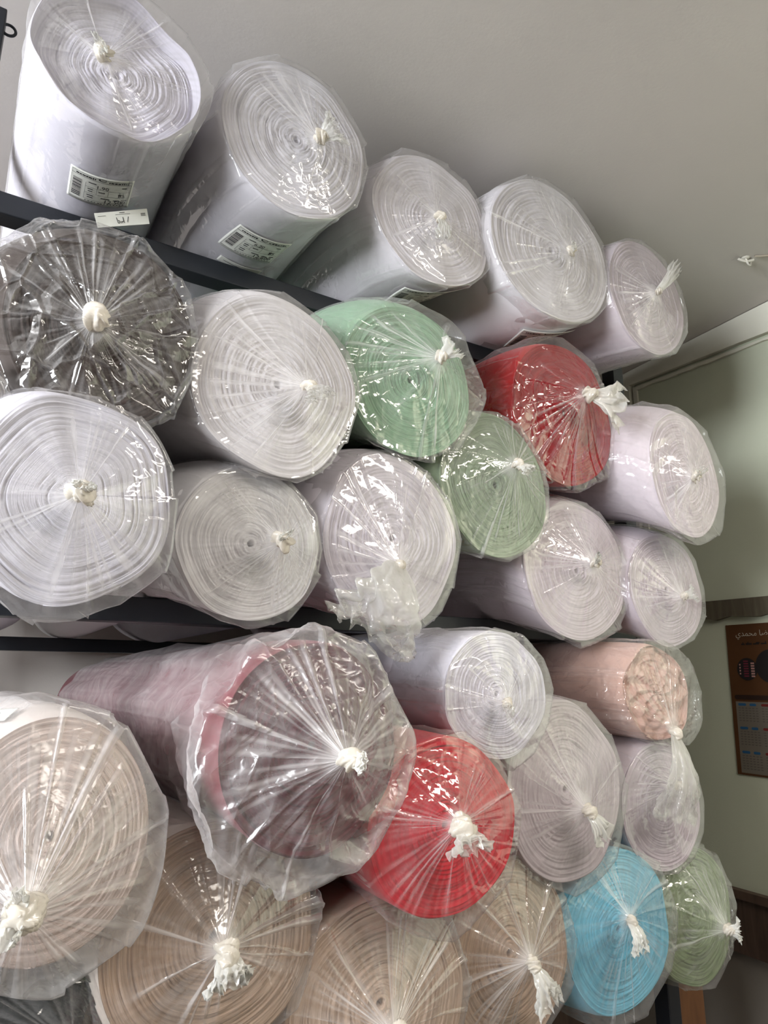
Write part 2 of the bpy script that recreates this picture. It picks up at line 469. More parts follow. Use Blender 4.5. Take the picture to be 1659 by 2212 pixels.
    def build(s):
        e = tag(empty('fabric_roll', s.base), s.d['label'], 'fabric roll', s.d.get('group'))
        s.fabric(e)
        if not s.d.get('nobag'): s.bag(e)
        for lb in s.d.get('stickers', ()): s.sticker(e, **lb)
        for c in s.d.get('cards', ()): s.card(e, c, 'tag')
        return e

    # a printed paper sticker that follows the curve of the roll
    def sticker(s, parent, th, y, w, h, rot, kind, num='', off=.0055):
        cr, sr = math.cos(rot), math.sin(rot)
        r = s.rb + off
        def P(a, b, lift):                                            # a right, b down (towards the back), metres
            u = a * cr - b * sr; v = a * sr + b * cr
            aa = np.atleast_1d(th + u / r)
            return s.surf(np.maximum(y + v, .002), aa, off + lift)[0]
        na, nb_ = 24, 12
        G = np.array([[P((i / na - .5) * w, (j / nb_ - .5) * h, 0) for i in range(na + 1)] for j in range(nb_ + 1)])
        V, F, U, R = grid(G, wrap=False)
        lab = link_mesh('paper_label', V, F, PAPER, parent, s.base)
        sol = lab.modifiers.new('paper_thickness', 'SOLIDIFY'); sol.thickness = .0003; sol.offset = 0
        parts = []
        def rect(a0, a1, b0, b1):                                     # fractions of the label
            k = max(2, int(abs(a1 - a0) * 14) + 1)
            pts, fs = [], []
            for i in range(k + 1):
                a = (a0 + (a1 - a0) * i / k - .5) * w
                pts += [P(a, (b0 - .5) * h, .0006), P(a, (b1 - .5) * h, .0006)]
            for i in range(k): fs.append((2 * i, 2 * i + 1, 2 * i + 3, 2 * i + 2))
            parts.append((pts, fs))
        def text(t, ca, cb, size):
            v, f = text_mesh(t)
            if not v: return
            xs = [p[0] for p in v]; m = (min(xs) + max(xs)) / 2
            parts.append(([P((ca - .5) * w + (p[0] - m) * size, (cb - .5) * h - (p[1] - .35) * size, .0007) for p in v], f))
        rng = np.random.default_rng(int(w * 1e5))
        if kind == 'stock':
            t = .004
            for b in (.05, .16, .93): rect(.03, .97, b, b + .009)
            for a in (.03, .965): rect(a, a + t, .05, .945)
            bx = .28
            while bx < .82:
                wd = rng.choice([.012, .02, .032]); rect(.065, .20, bx, bx + wd); bx += wd + rng.choice([.014, .02])
            for a in (.26, .44, .62, .80): rect(a, a + .004, .30 if a < .3 else .42, .84 if a < .3 else .62)
            for b in (.42, .62, .84): rect(.26, .96, b, b + .006)
            for a0, a1 in ((.10, .40), (.60, .93)):
                a = a0
                while a < a1:
                    ww = rng.uniform(.015, .05); rect(a, min(a + ww, a1), .085 + rng.uniform(0, .02), .135); a += ww + .012
            for a, b, ww in ((.30, .47, .08), (.31, .54, .07), (.47, .50, .1), (.30, .68, .1), (.31, .75, .09), (.52, .70, .14), (.78, .5, .06), (.72, .72, .1), (.86, .70, .08), (.30, .26, .12), (.82, .26, .08)):
                rect(a, a + ww, b, b + .026)
            for a in np.arange(.28, .93, .05): rect(a, a + rng.uniform(.02, .04), .885, .905)
            text('1.90' if num == '12.500' else '6.20', .53, .35, h * .15); text('85', .84, .55, h * .15)
            text(num, .76, .80, h * .17)
            # ring emblem straddling the heading
            pts, fs = [], []
            for i in range(25):
                a = i / 24 * TAU * .97
                th0 = .022 + .012 * math.sin(a - .7)
                for rr in (1.0, 1.0 - th0 * 14):
                    pts.append(P(.0 * w + w * .062 * rr * math.cos(a), (-.42 * h) + w * .036 * rr * math.sin(a), .0008))
            for i in range(24): fs.append((2 * i, 2 * i + 1, 2 * i + 3, 2 * i + 2))
            parts.append((pts, fs))
        else:
            rect(.1, .45, .4, .47)
        V, F = join(parts)
        link_mesh('print', V, F, INK, lab, s.base, smooth=False)

_tm = {}
def text_mesh(t):
    if t not in _tm:
        c = bpy.data.curves.new('lettering', 'FONT'); c.body = t; c.resolution_u = 2
        o = bpy.data.objects.new('lettering', c); COL.objects.link(o)
        me = o.evaluated_get(bpy.context.evaluated_depsgraph_get()).to_mesh()
        _tm[t] = ([tuple(v.co[:2]) for v in me.vertices], [tuple(p.vertices) for p in me.polygons])
        bpy.data.objects.remove(o); bpy.data.curves.remove(c)
    return _tm[t]

# face distance, end centre x z, end radii, body centre x z, body radius
LAY = {
 'T1': (0.9246, 0.1022, 0.9167, 0.122, 0.1287, 0.1022, 0.9167, 0.1234),
 'T2': (0.9557, 0.4059, 0.9444, 0.1393, 0.1577, 0.3772, 0.9459, 0.1463),
 'T3': (0.9783, 0.7233, 0.9175, 0.1487, 0.1442, 0.6705, 0.931, 0.1442),
 'T4': (0.9626, 1.0425, 0.9558, 0.1866, 0.1736, 1.003, 0.9525, 0.163),
 'T5': (0.9579, 1.3654, 0.9377, 0.1427, 0.1551, 1.3033, 0.9337, 0.1467),
 'M1': (0.9171, 0.118, 0.4669, 0.121, 0.1465, 0.0492, 0.5183, 0.1318),
 'M2': (0.9312, 0.38, 0.4556, 0.1377, 0.1513, 0.3258, 0.5059, 0.1423),
 'M3': (0.9549, 0.6465, 0.537, 0.1375, 0.1482, 0.5924, 0.6061, 0.1407),
 'M4': (0.9854, 1.0734, 0.5751, 0.1493, 0.1662, 1.026, 0.5913, 0.1554),
 'M5': (0.9721, 0.8554, 0.3743, 0.134, 0.1443, 0.7908, 0.4109, 0.137),
 'M6': (0.9167, 1.3792, 0.4671, 0.1255, 0.1506, 1.314, 0.5325, 0.136),
 'L1': (0.8753, 0.1, 0.218, 0.1192, 0.1311, 0.0569, 0.2603, 0.1233),
 'L2': (0.9574, 0.3576, 0.2034, 0.1122, 0.1171, 0.2959, 0.2499, 0.1129),
 'L3': (0.9623, 0.612, 0.2411, 0.1331, 0.1484, 0.5503, 0.2756, 0.1386),
 'L4': (1.0048, 1.0989, 0.2332, 0.1539, 0.1475, 1.046, 0.2858, 0.1485),
 'L5': (0.9918, 1.3735, 0.2104, 0.1305, 0.1305, 1.3215, 0.2655, 0.1285),
 'B1': (0.8767, 0.1155, -0.1608, 0.1061, 0.127, 0.0816, -0.1315, 0.1148),
 'B2': (0.84, 0.4095, -0.0777, 0.1269, 0.132, 0.4033, -0.0642, 0.1275),
 'B3': (0.901, 0.7766, -0.0157, 0.1106, 0.103, 0.7713, -0.0078, 0.1052),
 'B4': (0.955, 1.262, -0.018, 0.105, 0.098, 1.215, -0.005, 0.098),
 'B5': (0.853, 0.6304, -0.1954, 0.1315, 0.1187, 0.6254, -0.1885, 0.1232),
 'B6': (0.9471, 0.9679, -0.1833, 0.1436, 0.1538, 0.9774, -0.1584, 0.1465),
 'B7': (0.968, 1.2589, -0.2381, 0.1233, 0.1233, 1.2478, -0.2025, 0.1215),
 'B8': (0.9192, 0.3212, -0.3029, 0.1378, 0.1362, 0.2731, -0.2966, 0.1349),
 'B9': (0.9241, 0.5655, -0.4279, 0.1465, 0.1361, 0.5151, -0.431, 0.1392),
 'B10': (0.9604, 0.8329, -0.4239, 0.1339, 0.1394, 0.7885, -0.3925, 0.1346),
 'B11': (0.9656, 1.101, -0.4349, 0.1418, 0.1355, 1.0582, -0.4333, 0.1366),
 'B12': (0.9984, 1.3651, -0.4616, 0.1288, 0.1293, 1.3229, -0.4429, 0.1271),
 'B13': (0.93, 0.085, -0.435, 0.143, 0.143, 0.05, -0.428, 0.138),
 'M0': (0.95, -0.02, 0.345, 0.045, 0.05, -0.03, 0.352, 0.045),
 'Z1': (1.5, 0.399, 0.8112, 0.045, 0.045, 0.399, 0.8112, 0.045),
}
ROLLS = {
 'T1': {'cloth': 'white_a', 'label': 'white fabric roll at the top left corner, nearest the window, with two paper labels', 'group': 'white rolls on the top shelf', 'tw': 0.014, 'kr': 0.012, 'haze': 0.085, 'foldk': 0.5, 'loose': [(20, 50, 0.012), (-60, 40, 0.006)], 'recess': 0.03, 'film_len': 1.1, 'core': 0.06, 'rimwave': 0.004, 'nw': 6, 'ledge': 0.0006, 'wob': 0.5, 'knot': [0.0777, 0.8896, 0.8775], 'tail': [0.0634, 0.8596, 0.8683], 'cards': [[[0.1074, 1.098, 0.7645], [0.1899, 1.098, 0.8073], [0.198, 1.104, 0.7835], [0.1162, 1.104, 0.744]]], 'stickers': [{'th': -1.5064, 'y': 0.1446, 'w': 0.0993, 'h': 0.0781, 'rot': -0.054, 'kind': 'stock', 'num': '12.500'}]},
 'T2': {'cloth': 'white_b', 'label': 'white fabric roll second from the left on the top shelf, one barcode label underneath', 'group': 'white rolls on the top shelf', 'tw': 0.026, 'thaze': 0.2, 'kr': 0.012, 'haze': 0.085, 'foldk': 0.5, 'film_len': 1.1, 'nw': 6, 'ledge': 0.0008, 'knot': [0.4283, 0.9107, 0.9201], 'tail': [0.46, 0.8907, 0.9489], 'stickers': [{'th': -1.5661, 'y': 0.127, 'w': 0.1126, 'h': 0.0836, 'rot': 0.077, 'kind': 'stock', 'num': '12.600'}, {'th': -1.5422, 'y': 0.208, 'w': 0.092, 'h': 0.0177, 'rot': 0.137, 'kind': 'slip'}]},
 'T3': {'cloth': 'white_c', 'label': 'white roll in the middle of the top shelf, pinkish knot with tail pointing down', 'group': 'white rolls on the top shelf', 'tw': 0.018, 'thaze': 0.3, 'haze': 0.102, 'film_len': 1.1, 'nw': 6, 'knot': [0.7106, 0.9433, 0.9], 'tail': [0.716, 0.9313, 0.84], 'stickers': [{'th': -1.36, 'y': 0.062, 'w': 0.11, 'h': 0.078, 'rot': -0.2, 'kind': 'stock', 'num': '12.500', 'off': 0.008}]},
 'T4': {'cloth': 'white_d', 'label': 'widest white fabric roll on the top shelf, stepped rim, over the red bagged roll', 'group': 'white rolls on the top shelf', 'tw': 0.01, 'kr': 0.011, 'haze': 0.102, 'film_len': 1.0, 'steps': [(0.03, 0.005, 0.001), (0.06, 0.005, 0.0015)], 'knot': [1.0698, 0.9326, 0.9446], 'tail': [1.0495, 0.9026, 0.9426], 'stickers': [{'th': -1.312, 'y': 0.0853, 'w': 0.11, 'h': 0.1, 'rot': -0.34, 'kind': 'stock', 'num': '12.500', 'off': 0.011}]},
 'T5': {'cloth': 'lav_a', 'label': 'small lavender grey roll at the right end of the top shelf, bag tail twisted upward', 'group': 'white rolls on the top shelf', 'tw': 0.016, 'tpow': 0.5, 'thaze': 0.45, 'kr': 0.009, 'haze': 0.119, 'loose': [(0, 30, 0.006)], 'film_len': 1.0, 'nw': 10, 'knot': [1.3472, 0.9179, 0.9256], 'tail': [1.425, 0.8979, 1.0237]},
 'M1': {'cloth': 'grey', 'label': 'dark grey brown fabric roll in crackly clear plastic below the top shelf beam', 'group': 'upper rolls on the middle shelf', 'kr': 0.017, 'haze': 0.03, 'foldk': 0.5, 'crump': 0.006, 'crink': 0.45, 'nf': 44, 'loose': [(150, 50, 0.01), (-110, 50, 0.008)], 'ext_len': 0.12, 'gap': 0.006, 'mott': 0.16, 'pw': (0.012, 0.055), 'bandp': 0.5, 'starts': [-0.25, -0.25, 0.0, 0.1, 0.25, 0.4, 0.5], 'poly': 11, 'clusters': 5, 'crease': 0.65, 'knot': [0.1016, 0.8821, 0.4559]},
 'M2': {'cloth': 'white_e', 'label': 'large white fabric roll between the dark grey roll and the pale green roll', 'group': 'upper rolls on the middle shelf', 'tw': 0.024, 'thaze': 0.2, 'haze': 0.085, 'film_len': 0.45, 'knot': [0.4112, 0.8912, 0.4437], 'tail': [0.426, 0.8612, 0.4183]},
 'M3': {'cloth': 'green', 'label': 'pale mint green fabric roll under the top shelf, bag puffed out at right', 'group': 'upper rolls on the middle shelf', 'tw': 0.024, 'thaze': 0.6, 'kr': 0.012, 'haze': 0.068, 'loose': [(10, 40, 0.024), (55, 18, 0.016)], 'nf': 40, 'crump': 0.003, 'pw': (0.012, 0.055), 'bandp': 0.5, 'starts': [-0.25, -0.25, 0.0, 0.1, 0.25, 0.4, 0.5], 'poly': 9, 'crease': 0.2, 'knot': [0.6765, 0.9049, 0.5664], 'tail': [0.6906, 0.8749, 0.5869]},
 'M4': {'cloth': 'red', 'label': 'bright red fabric roll on the upper pile, bag tail flying out to the right', 'group': 'upper rolls on the middle shelf', 'tw': 0.046, 'thaze': 0.55, 'kr': 0.016, 'haze': 0.01, 'foldk': 0.34, 'nf': 40, 'loose': [(110, 40, 0.012), (0, 30, 0.006), (-70, 30, 0.008)], 'crump': 0.003, 'pw': (0.012, 0.055), 'bandp': 0.5, 'starts': [-0.25, -0.25, 0.0, 0.1, 0.25, 0.4, 0.5], 'poly': 9, 'crease': 0.2, 'knot': [1.0773, 0.9254, 0.6004], 'tail': [1.1764, 0.9054, 0.578]},
 'M5': {'cloth': 'sage', 'label': 'sage green fabric roll wedged below the mint green and red rolls', 'group': 'upper rolls on the middle shelf', 'tw': 0.016, 'thaze': 0.6, 'kr': 0.012, 'haze': 0.061, 'nf': 38, 'film_len': 0.5, 'pw': (0.012, 0.055), 'bandp': 0.5, 'starts': [-0.25, -0.25, 0.0, 0.1, 0.25, 0.4, 0.5], 'crease': 0.12, 'knot': [0.8676, 0.9271, 0.4047], 'tail': [0.8783, 0.8971, 0.3865]},
 'M6': {'cloth': 'lav_b', 'label': 'white roll jutting out at the far right below the red roll, side in view', 'group': 'upper rolls on the middle shelf', 'tw': 0.02, 'thaze': 0.3, 'haze': 0.085, 'loose': [(0, 50, 0.012), (-70, 40, 0.01)], 'crump': 0.004, 'film_len': 0.5, 'rough': 0.12, 'poly': 8, 'crease': 0.15, 'knot': [1.3321, 0.8667, 0.4387], 'tail': [1.3266, 0.8367, 0.4529]},
 'L1': {'cloth': 'white_f', 'label': 'biggest white fabric roll at the far left, resting on the middle shelf beam', 'group': 'white rolls on the middle shelf', 'tw': 0.015, 'thaze': 0.7, 'tclose': 0.3, 'kr': 0.014, 'haze': 0.068, 'loose': [(-100, 45, 0.014), (-40, 30, 0.008)], 'ledge': 0.0008, 'nf': 30, 'dish': -0.004, 'knot': [0.1018, 0.8353, 0.2131], 'tail': [0.1028, 0.8053, 0.2212]},
 'L2': {'cloth': 'white_g', 'label': 'smaller white roll second from left along the middle shelf beam', 'group': 'white rolls on the middle shelf', 'tw': 0.012, 'thaze': 0.7, 'kr': 0.014, 'haze': 0.076, 'ledge': 0.0008, 'loose': [(-80, 40, 0.006)], 'knot': [0.3855, 0.9074, 0.2006], 'tail': [0.3793, 0.8774, 0.2081]},
 'L3': {'cloth': 'white_h', 'label': 'white roll with a wide clear bag flap hanging over the middle shelf beam', 'group': 'white rolls on the middle shelf', 'tw': 0.074, 'tpow': 0.5, 'tflat': 0.2, 'thaze': 0.2, 'tjag': 0.5, 'kr': 0.01, 'haze': 0.085, 'film_len': 0.45, 'ledge': 0.0007, 'loose': [(-50, 40, 0.008)], 'steps': [(0.02, 0.003, 0.003)], 'tout': 0.02, 'crink': 0.16, 'knot': [0.6016, 0.9273, 0.1913], 'tail': [0.5361, 0.9073, 0.0632]},
 'L4': {'cloth': 'lav_c', 'label': 'lavender white roll under the sage green roll, second from right on the middle beam', 'group': 'white rolls on the middle shelf', 'kr': 0.011, 'tw': 0.012, 'thaze': 0.6, 'haze': 0.085, 'film_len': 0.45, 'nw': 24, 'loose': [(-50, 40, 0.006)], 'knot': [1.1026, 0.9598, 0.2407], 'tail': [1.0809, 0.9298, 0.2513]},
 'L5': {'cloth': 'lav_d', 'label': 'lavender grey roll at the right end of the middle shelf, above the pink bundle', 'group': 'white rolls on the middle shelf', 'kr': 0.01, 'tw': 0.018, 'thaze': 0.3, 'haze': 0.085, 'film_len': 0.45, 'knot': [1.3641, 0.9468, 0.1896], 'tail': [1.3729, 0.9168, 0.1951]},
 'B1': {'cloth': 'beige', 'label': 'beige fabric roll in milky plastic at the lower left edge', 'group': 'rolls on the bottom shelf', 'tw': 0.026, 'thaze': 0.7, 'kr': 0.02, 'haze': 0.2, 'foldk': 0.5, 'nf': 28, 'loose': [(-75, 55, 0.018), (-20, 30, 0.01), (90, 40, 0.006)], 'gap': 0.006, 'rough': 0.2, 'crump': 0.003, 'pw': (0.02, 0.085), 'bandp': 0.5, 'starts': [-0.25, -0.25, 0.0, 0.1, 0.25, 0.4, 0.5], 'poly': 9, 'clusters': 8, 'crease': 0.12, 'knot': [0.0931, 0.8067, -0.2123], 'tail': [0.0759, 0.7767, -0.2108], 'stickers': [{'th': 2.027, 'y': 0.0319, 'w': 0.0281, 'h': 0.0262, 'rot': -2.147, 'kind': 'slip'}]},
 'B2': {'cloth': 'maroon', 'label': 'dark red fabric roll in a big loose milky bag, its pink side in view', 'group': 'rolls on the bottom shelf', 'tw': 0.014, 'thaze': 0.85, 'tclose': 0.3, 'kr': 0.014, 'haze': 0.14, 'foldk': 0.5, 'nf': 20, 'crump': 0.009, 'crink': 0.5, 'loose': [(-95, 45, 0.022), (-150, 35, 0.02), (-20, 40, 0.016), (80, 40, 0.008)], 'gap': 0.008, 'rough': 0.22, 'mott': 0.2, 'film_len': 1.3, 'ext_len': 0.14, 'pw': (0.02, 0.085), 'bandp': 0.5, 'starts': [-0.25, -0.25, 0.0, 0.1, 0.25, 0.4, 0.5], 'poly': 8, 'clusters': 7, 'sleeve': 0.28, 'crease': 0.22, 'knot': [0.4192, 0.765, -0.0874], 'tail': [0.4288, 0.735, -0.0905]},
 'B3': {'cloth': 'white_i', 'label': 'white fabric roll with a ruffled cloth edge, just right of the dark red roll', 'group': 'rolls on the bottom shelf', 'tw': 0.012, 'thaze': 0.3, 'kr': 0.009, 'haze': 0.076, 'foldk': 0.4, 'loose': [(20, 40, 0.008), (-70, 40, 0.012)], 'steps': [(0.17, 0.009, 0.007)], 'film_len': 0.45, 'crump': 0.004, 'nw': 30, 'knot': [0.7689, 0.871, -0.0282], 'tail': [0.757, 0.851, -0.0438]},
 'B4': {'cloth': 'pink', 'label': 'dusty pink cloth bundle with ruffled folds, bag tail hanging at far right', 'group': 'rolls on the bottom shelf', 'tw': 0.052, 'tpow': 0.6, 'tflat': 0.25, 'thaze': 0.14, 'tjag': 0.25, 'kr': 0.014, 'haze': 0.051, 'foldk': 0.4, 'loose': [(20, 60, 0.022), (-40, 40, 0.02)], 'crump': 0.006, 'crink': 0.6, 'film_len': 0.45, 'nw': 30, 'nf': 24, 'tout': 0.02, 'layers': 40, 'crease': 0.25, 'pleats': 1, 'knot': [1.2443, 0.915, -0.0896], 'tail': [1.2127, 0.905, -0.2593]},
 'B5': {'cloth': 'coral', 'label': 'coral red fabric roll below the dark red one, crumpled white bag end', 'group': 'rolls on the bottom shelf', 'tw': 0.03, 'thaze': 0.35, 'tpow': 0.6, 'kr': 0.018, 'haze': 0.03, 'foldk': 0.4, 'nf': 40, 'loose': [(-100, 50, 0.018), (180, 40, 0.006)], 'crump': 0.003, 'pw': (0.012, 0.055), 'bandp': 0.5, 'starts': [-0.25, -0.25, 0.0, 0.1, 0.25, 0.4, 0.5], 'poly': 9, 'crease': 0.12, 'knot': [0.6123, 0.798, -0.1832], 'tail': [0.613, 0.768, -0.2177]},
 'B6': {'cloth': 'lav_e', 'label': 'lavender grey roll right of the coral red roll, wide smooth end', 'group': 'rolls on the bottom shelf', 'tw': 0.024, 'thaze': 0.5, 'tclose': 0.6, 'kr': 0.013, 'haze': 0.085, 'loose': [(-60, 50, 0.014)], 'ledge': 0.0003, 'film_len': 0.45, 'poly': 9, 'knot': [0.9685, 0.9021, -0.21], 'tail': [0.9984, 0.8871, -0.2673]},
 'B7': {'cloth': 'lav_f', 'label': 'lavender grey roll behind the hanging clear bag tail at right', 'group': 'rolls on the bottom shelf', 'kr': 0.01, 'haze': 0.085, 'ledge': 0.0003, 'film_len': 0.45, 'knot': [1.2683, 0.938, -0.1995]},
 'B8': {'cloth': 'tan_a', 'label': 'large tan fabric roll with cream side, below the loose bag of the dark red roll', 'group': 'rolls on the bottom shelf', 'tw': 0.024, 'thaze': 0.6, 'tpow': 0.6, 'kr': 0.015, 'haze': 0.061, 'nf': 28, 'film_len': 0.4, 'pw': (0.02, 0.085), 'bandp': 0.5, 'starts': [-0.25, -0.25, 0.0, 0.1, 0.25, 0.4, 0.5], 'poly': 9, 'crease': 0.12, 'knot': [0.3113, 0.8592, -0.2989], 'tail': [0.3192, 0.8392, -0.3378]},
 'B9': {'cloth': 'tan_b', 'label': 'tan fabric roll at the bottom edge under the coral red roll', 'group': 'rolls on the bottom shelf', 'kr': 0.014, 'haze': 0.061, 'nf': 44, 'pw': (0.012, 0.055), 'bandp': 0.5, 'starts': [-0.25, -0.25, 0.0, 0.1, 0.25, 0.4, 0.5], 'poly': 9, 'knot': [0.5481, 0.8641, -0.4391]},
 'B10': {'cloth': 'tan_c', 'label': 'narrow tan fabric roll left of the blue roll, bag tail hanging down', 'group': 'rolls on the bottom shelf', 'tw': 0.026, 'tpow': 0.9, 'thaze': 0.45, 'kr': 0.012, 'haze': 0.061, 'nf': 38, 'loose': [(-10, 30, 0.01)], 'pw': (0.012, 0.055), 'bandp': 0.5, 'starts': [-0.25, -0.25, 0.0, 0.1, 0.25, 0.4, 0.5], 'poly': 9, 'crease': 0.12, 'knot': [0.8274, 0.9054, -0.4174], 'tail': [0.8504, 0.8854, -0.4845]},
 'B11': {'cloth': 'blue', 'label': 'sky blue fabric roll low on the right', 'group': 'rolls on the bottom shelf', 'tw': 0.018, 'tpow': 0.4, 'thaze': 0.75, 'kr': 0.01, 'haze': 0.06, 'loose': [(0, 40, 0.014), (-95, 40, 0.012)], 'ledge': 0.0003, 'nf': 34, 'pw': (0.012, 0.055), 'bandp': 0.5, 'starts': [-0.25, -0.25, 0.0, 0.1, 0.25, 0.4, 0.5], 'poly': 9, 'crease': 0.12, 'knot': [1.0789, 0.9206, -0.4025], 'tail': [1.081, 0.9006, -0.4551]},
 'B12': {'cloth': 'olive', 'label': 'olive green fabric roll at the bottom right, beside the wall', 'group': 'rolls on the bottom shelf', 'tw': 0.018, 'thaze': 0.7, 'kr': 0.011, 'haze': 0.06, 'cone': 0.95, 'nf': 36, 'crump': 0.005, 'ledge': 0.0003, 'foldk': 0.4, 'pw': (0.012, 0.055), 'bandp': 0.5, 'starts': [-0.25, -0.25, 0.0, 0.1, 0.25, 0.4, 0.5], 'poly': 9, 'crease': 0.12, 'knot': [1.3559, 0.9234, -0.4652], 'tail': [1.3759, 0.9034, -0.4648]},
 'B13': {'cloth': 'black', 'label': 'black fabric roll at the bottom left corner under the beige roll', 'group': 'rolls on the bottom shelf', 'kr': 0.014, 'haze': 0.0, 'foldk': 0.25, 'nf': 26, 'clusters': 4, 'knot': [0.1573, 0.88, -0.3715]},
 'M0': {'cloth': 'cream', 'label': 'slim cream roll squeezed at the left edge between dark grey and white rolls', 'group': 'upper rolls on the middle shelf', 'kr': 0.01, 'haze': 0.068, 'knot': [-0.0093, 0.92, 0.3759]},
 'Z1': {'cloth': 'royal', 'label': 'thin blue roll lying at the back behind the dark grey and large white rolls', 'nobag': 1, 'L': 0.8},
}

# ------------------------------------------------------------------ cloth, paper, metal
def cl(name, rgb, ring=.16, seed=0.0, side=None):
    m = mat_cloth(name, srgb(*rgb), ring, seed)
    if side: m[0].node_tree.nodes['Principled BSDF'].inputs['Base Color'].default_value = srgb(*side)
    return m
CLOTH = {}
for i, (k, rgb, rg) in enumerate((('a', (228, 224, 236), .09), ('b', (230, 227, 235), .10), ('c', (228, 223, 230), .06), ('d', (228, 224, 230), .05),
        ('e', (230, 226, 230), .07), ('f', (212, 209, 219), .13), ('g', (234, 232, 235), .09), ('h', (222, 215, 225), .08), ('i', (230, 227, 238), .06))):
    CLOTH['white_' + k] = cl('white_knit_' + k, rgb, rg, i)
for i, (k, rgb) in enumerate((('a', (206, 194, 203)), ('b', (222, 211, 219)), ('c', (213, 201, 210)), ('d', (204, 192, 202)), ('e', (203, 191, 198)), ('f', (205, 193, 203)))):
    CLOTH['lav_' + k] = cl('lavender_knit_' + k, rgb, .03, i + 20)
CLOTH.update(grey=cl('grey_brown_knit', (72, 63, 60), .12, 31), green=cl('mint_knit', (152, 188, 158), .14, 32), red=cl('red_knit', (156, 12, 22), .05, 33, (172, 14, 22)),
    sage=cl('sage_knit', (150, 168, 140), .18, 34), beige=cl('beige_knit', (205, 184, 174), .16, 35, (222, 212, 208)), maroon=cl('maroon_knit', (88, 26, 38), .08, 36, (132, 68, 77)),
    pink=cl('dusty_pink_knit', (214, 178, 166), .08, 37), coral=cl('coral_knit', (204, 30, 48), .06, 38), tan_a=cl('tan_knit_a', (190, 164, 144), .13, 39, (226, 214, 204)),
    tan_b=cl('tan_knit_b', (194, 168, 148), .10, 40), tan_c=cl('tan_knit_c', (182, 156, 136), .13, 41), blue=cl('sky_blue_knit', (112, 190, 218), .05, 42),
    olive=cl('olive_knit', (132, 148, 112), .06, 43), black=cl('black_knit', (26, 29, 28), .12, 44), cream=cl('cream_knit', (222, 214, 206), .2, 45), royal=cl('blue_knit', (70, 120, 180), .06, 46))
PAPER = mat_paint('label_paper', srgb(226, 226, 220), .7, .02, 30, .05)
INK = mat_plain('label_ink', srgb(36, 36, 40), .7)
STEEL = mat_paint('dark_painted_steel', srgb(27, 31, 38), .45, .10, 9, .06, 300, .5)

# ------------------------------------------------------------------ the rolls
for k in ROLLS:
    Roll(k, ROLLS[k]).build()

# ------------------------------------------------------------------ shelving
def part_box(name, m, parent, base, *b, bev=.002):
    V, F = box_vf(*b)
    return bevel(link_mesh(name, V, F, m, parent, base, smooth=False), bev)
sb = (.70, 1.76, FLOOR)
rack = tag(empty('shelving_rack', sb), 'dark grey painted steel shelving rack carrying all the fabric rolls', 'shelf')
for x0 in (-.102, 1.455):
    for y0 in (1.15, 2.33):
        p = part_box('post', STEEL, rack, sb, x0, x0 + .04, y0, y0 + .04, FLOOR, 1.143)
        if x0 < 0 and y0 < 2:                                          # little wire ring on the left front post
            G = np.array([[(x0 + .046 + (.011 + .0025 * math.cos(b)) * math.cos(a), 1.165 + .0025 * math.sin(b), 1.115 + (.011 + .0025 * math.cos(b)) * math.sin(a))
                           for b in np.arange(8) / 8 * TAU] for a in np.arange(25) / 24 * TAU])
            V, F, U, R = grid(G); link_mesh('wire_ring', V, F, STEEL, p, sb)
for zt in (.787, .137, -.57):
    for y0 in (1.15, 2.33):
        part_box('beam', STEEL, rack, sb, -.061, 1.454, y0, y0 + .04, zt - .04, zt)
    for x0 in (-.102, 1.455):
        part_box('side_rail', STEEL, rack, sb, x0 + .005, x0 + .035, 1.191, 2.329, zt - .035, zt - .005)

# ------------------------------------------------------------------ the room
WALL_P, WALL_W, WALL_N = np.array([2.0275, 0, 0]), np.array([.0652, .9979, 0]), np.array([.9979, -.0652, 0])
def W(s, z, off=0.0):
    return tuple(WALL_P + WALL_W * s - WALL_N * off + np.array([0, 0, z]))
def wall_slab(s0, s1, z0, z1, o0, o1):
    V = [W(s0, z0, o0), W(s1, z0, o0), W(s1, z0, o1), W(s0, z0, o1), W(s0, z1, o0), W(s1, z1, o0), W(s1, z1, o1), W(s0, z1, o1)]
    F = [(0, 1, 2, 3), (4, 7, 6, 5), (0, 4, 5, 1), (1, 5, 6, 2), (2, 6, 7, 3), (3, 7, 4, 0)]
    return V, F
def poly_slab(pts, o0, o1):
    n = len(pts)
    V = [W(s, z, o0) for s, z in pts] + [W(s, z, o1) for s, z in pts]
    F = [tuple(range(n)), tuple(range(2 * n - 1, n - 1, -1))] + [(i, i + n, (i + 1) % n + n, (i + 1) % n) for i in range(n)]
    return V, F
def struct(name, V, F, m, mi=None):
    o = link_mesh(name, V, F, m, None, (0, 0, 0), smooth=False, mi=mi); o['kind'] = 'structure'
    bm_fix(o); return o
def bm_fix(o):
    import bmesh
    b = bmesh.new(); b.from_mesh(o.data); bmesh.ops.recalc_face_normals(b, faces=b.faces); b.to_mesh(o.data); b.free()

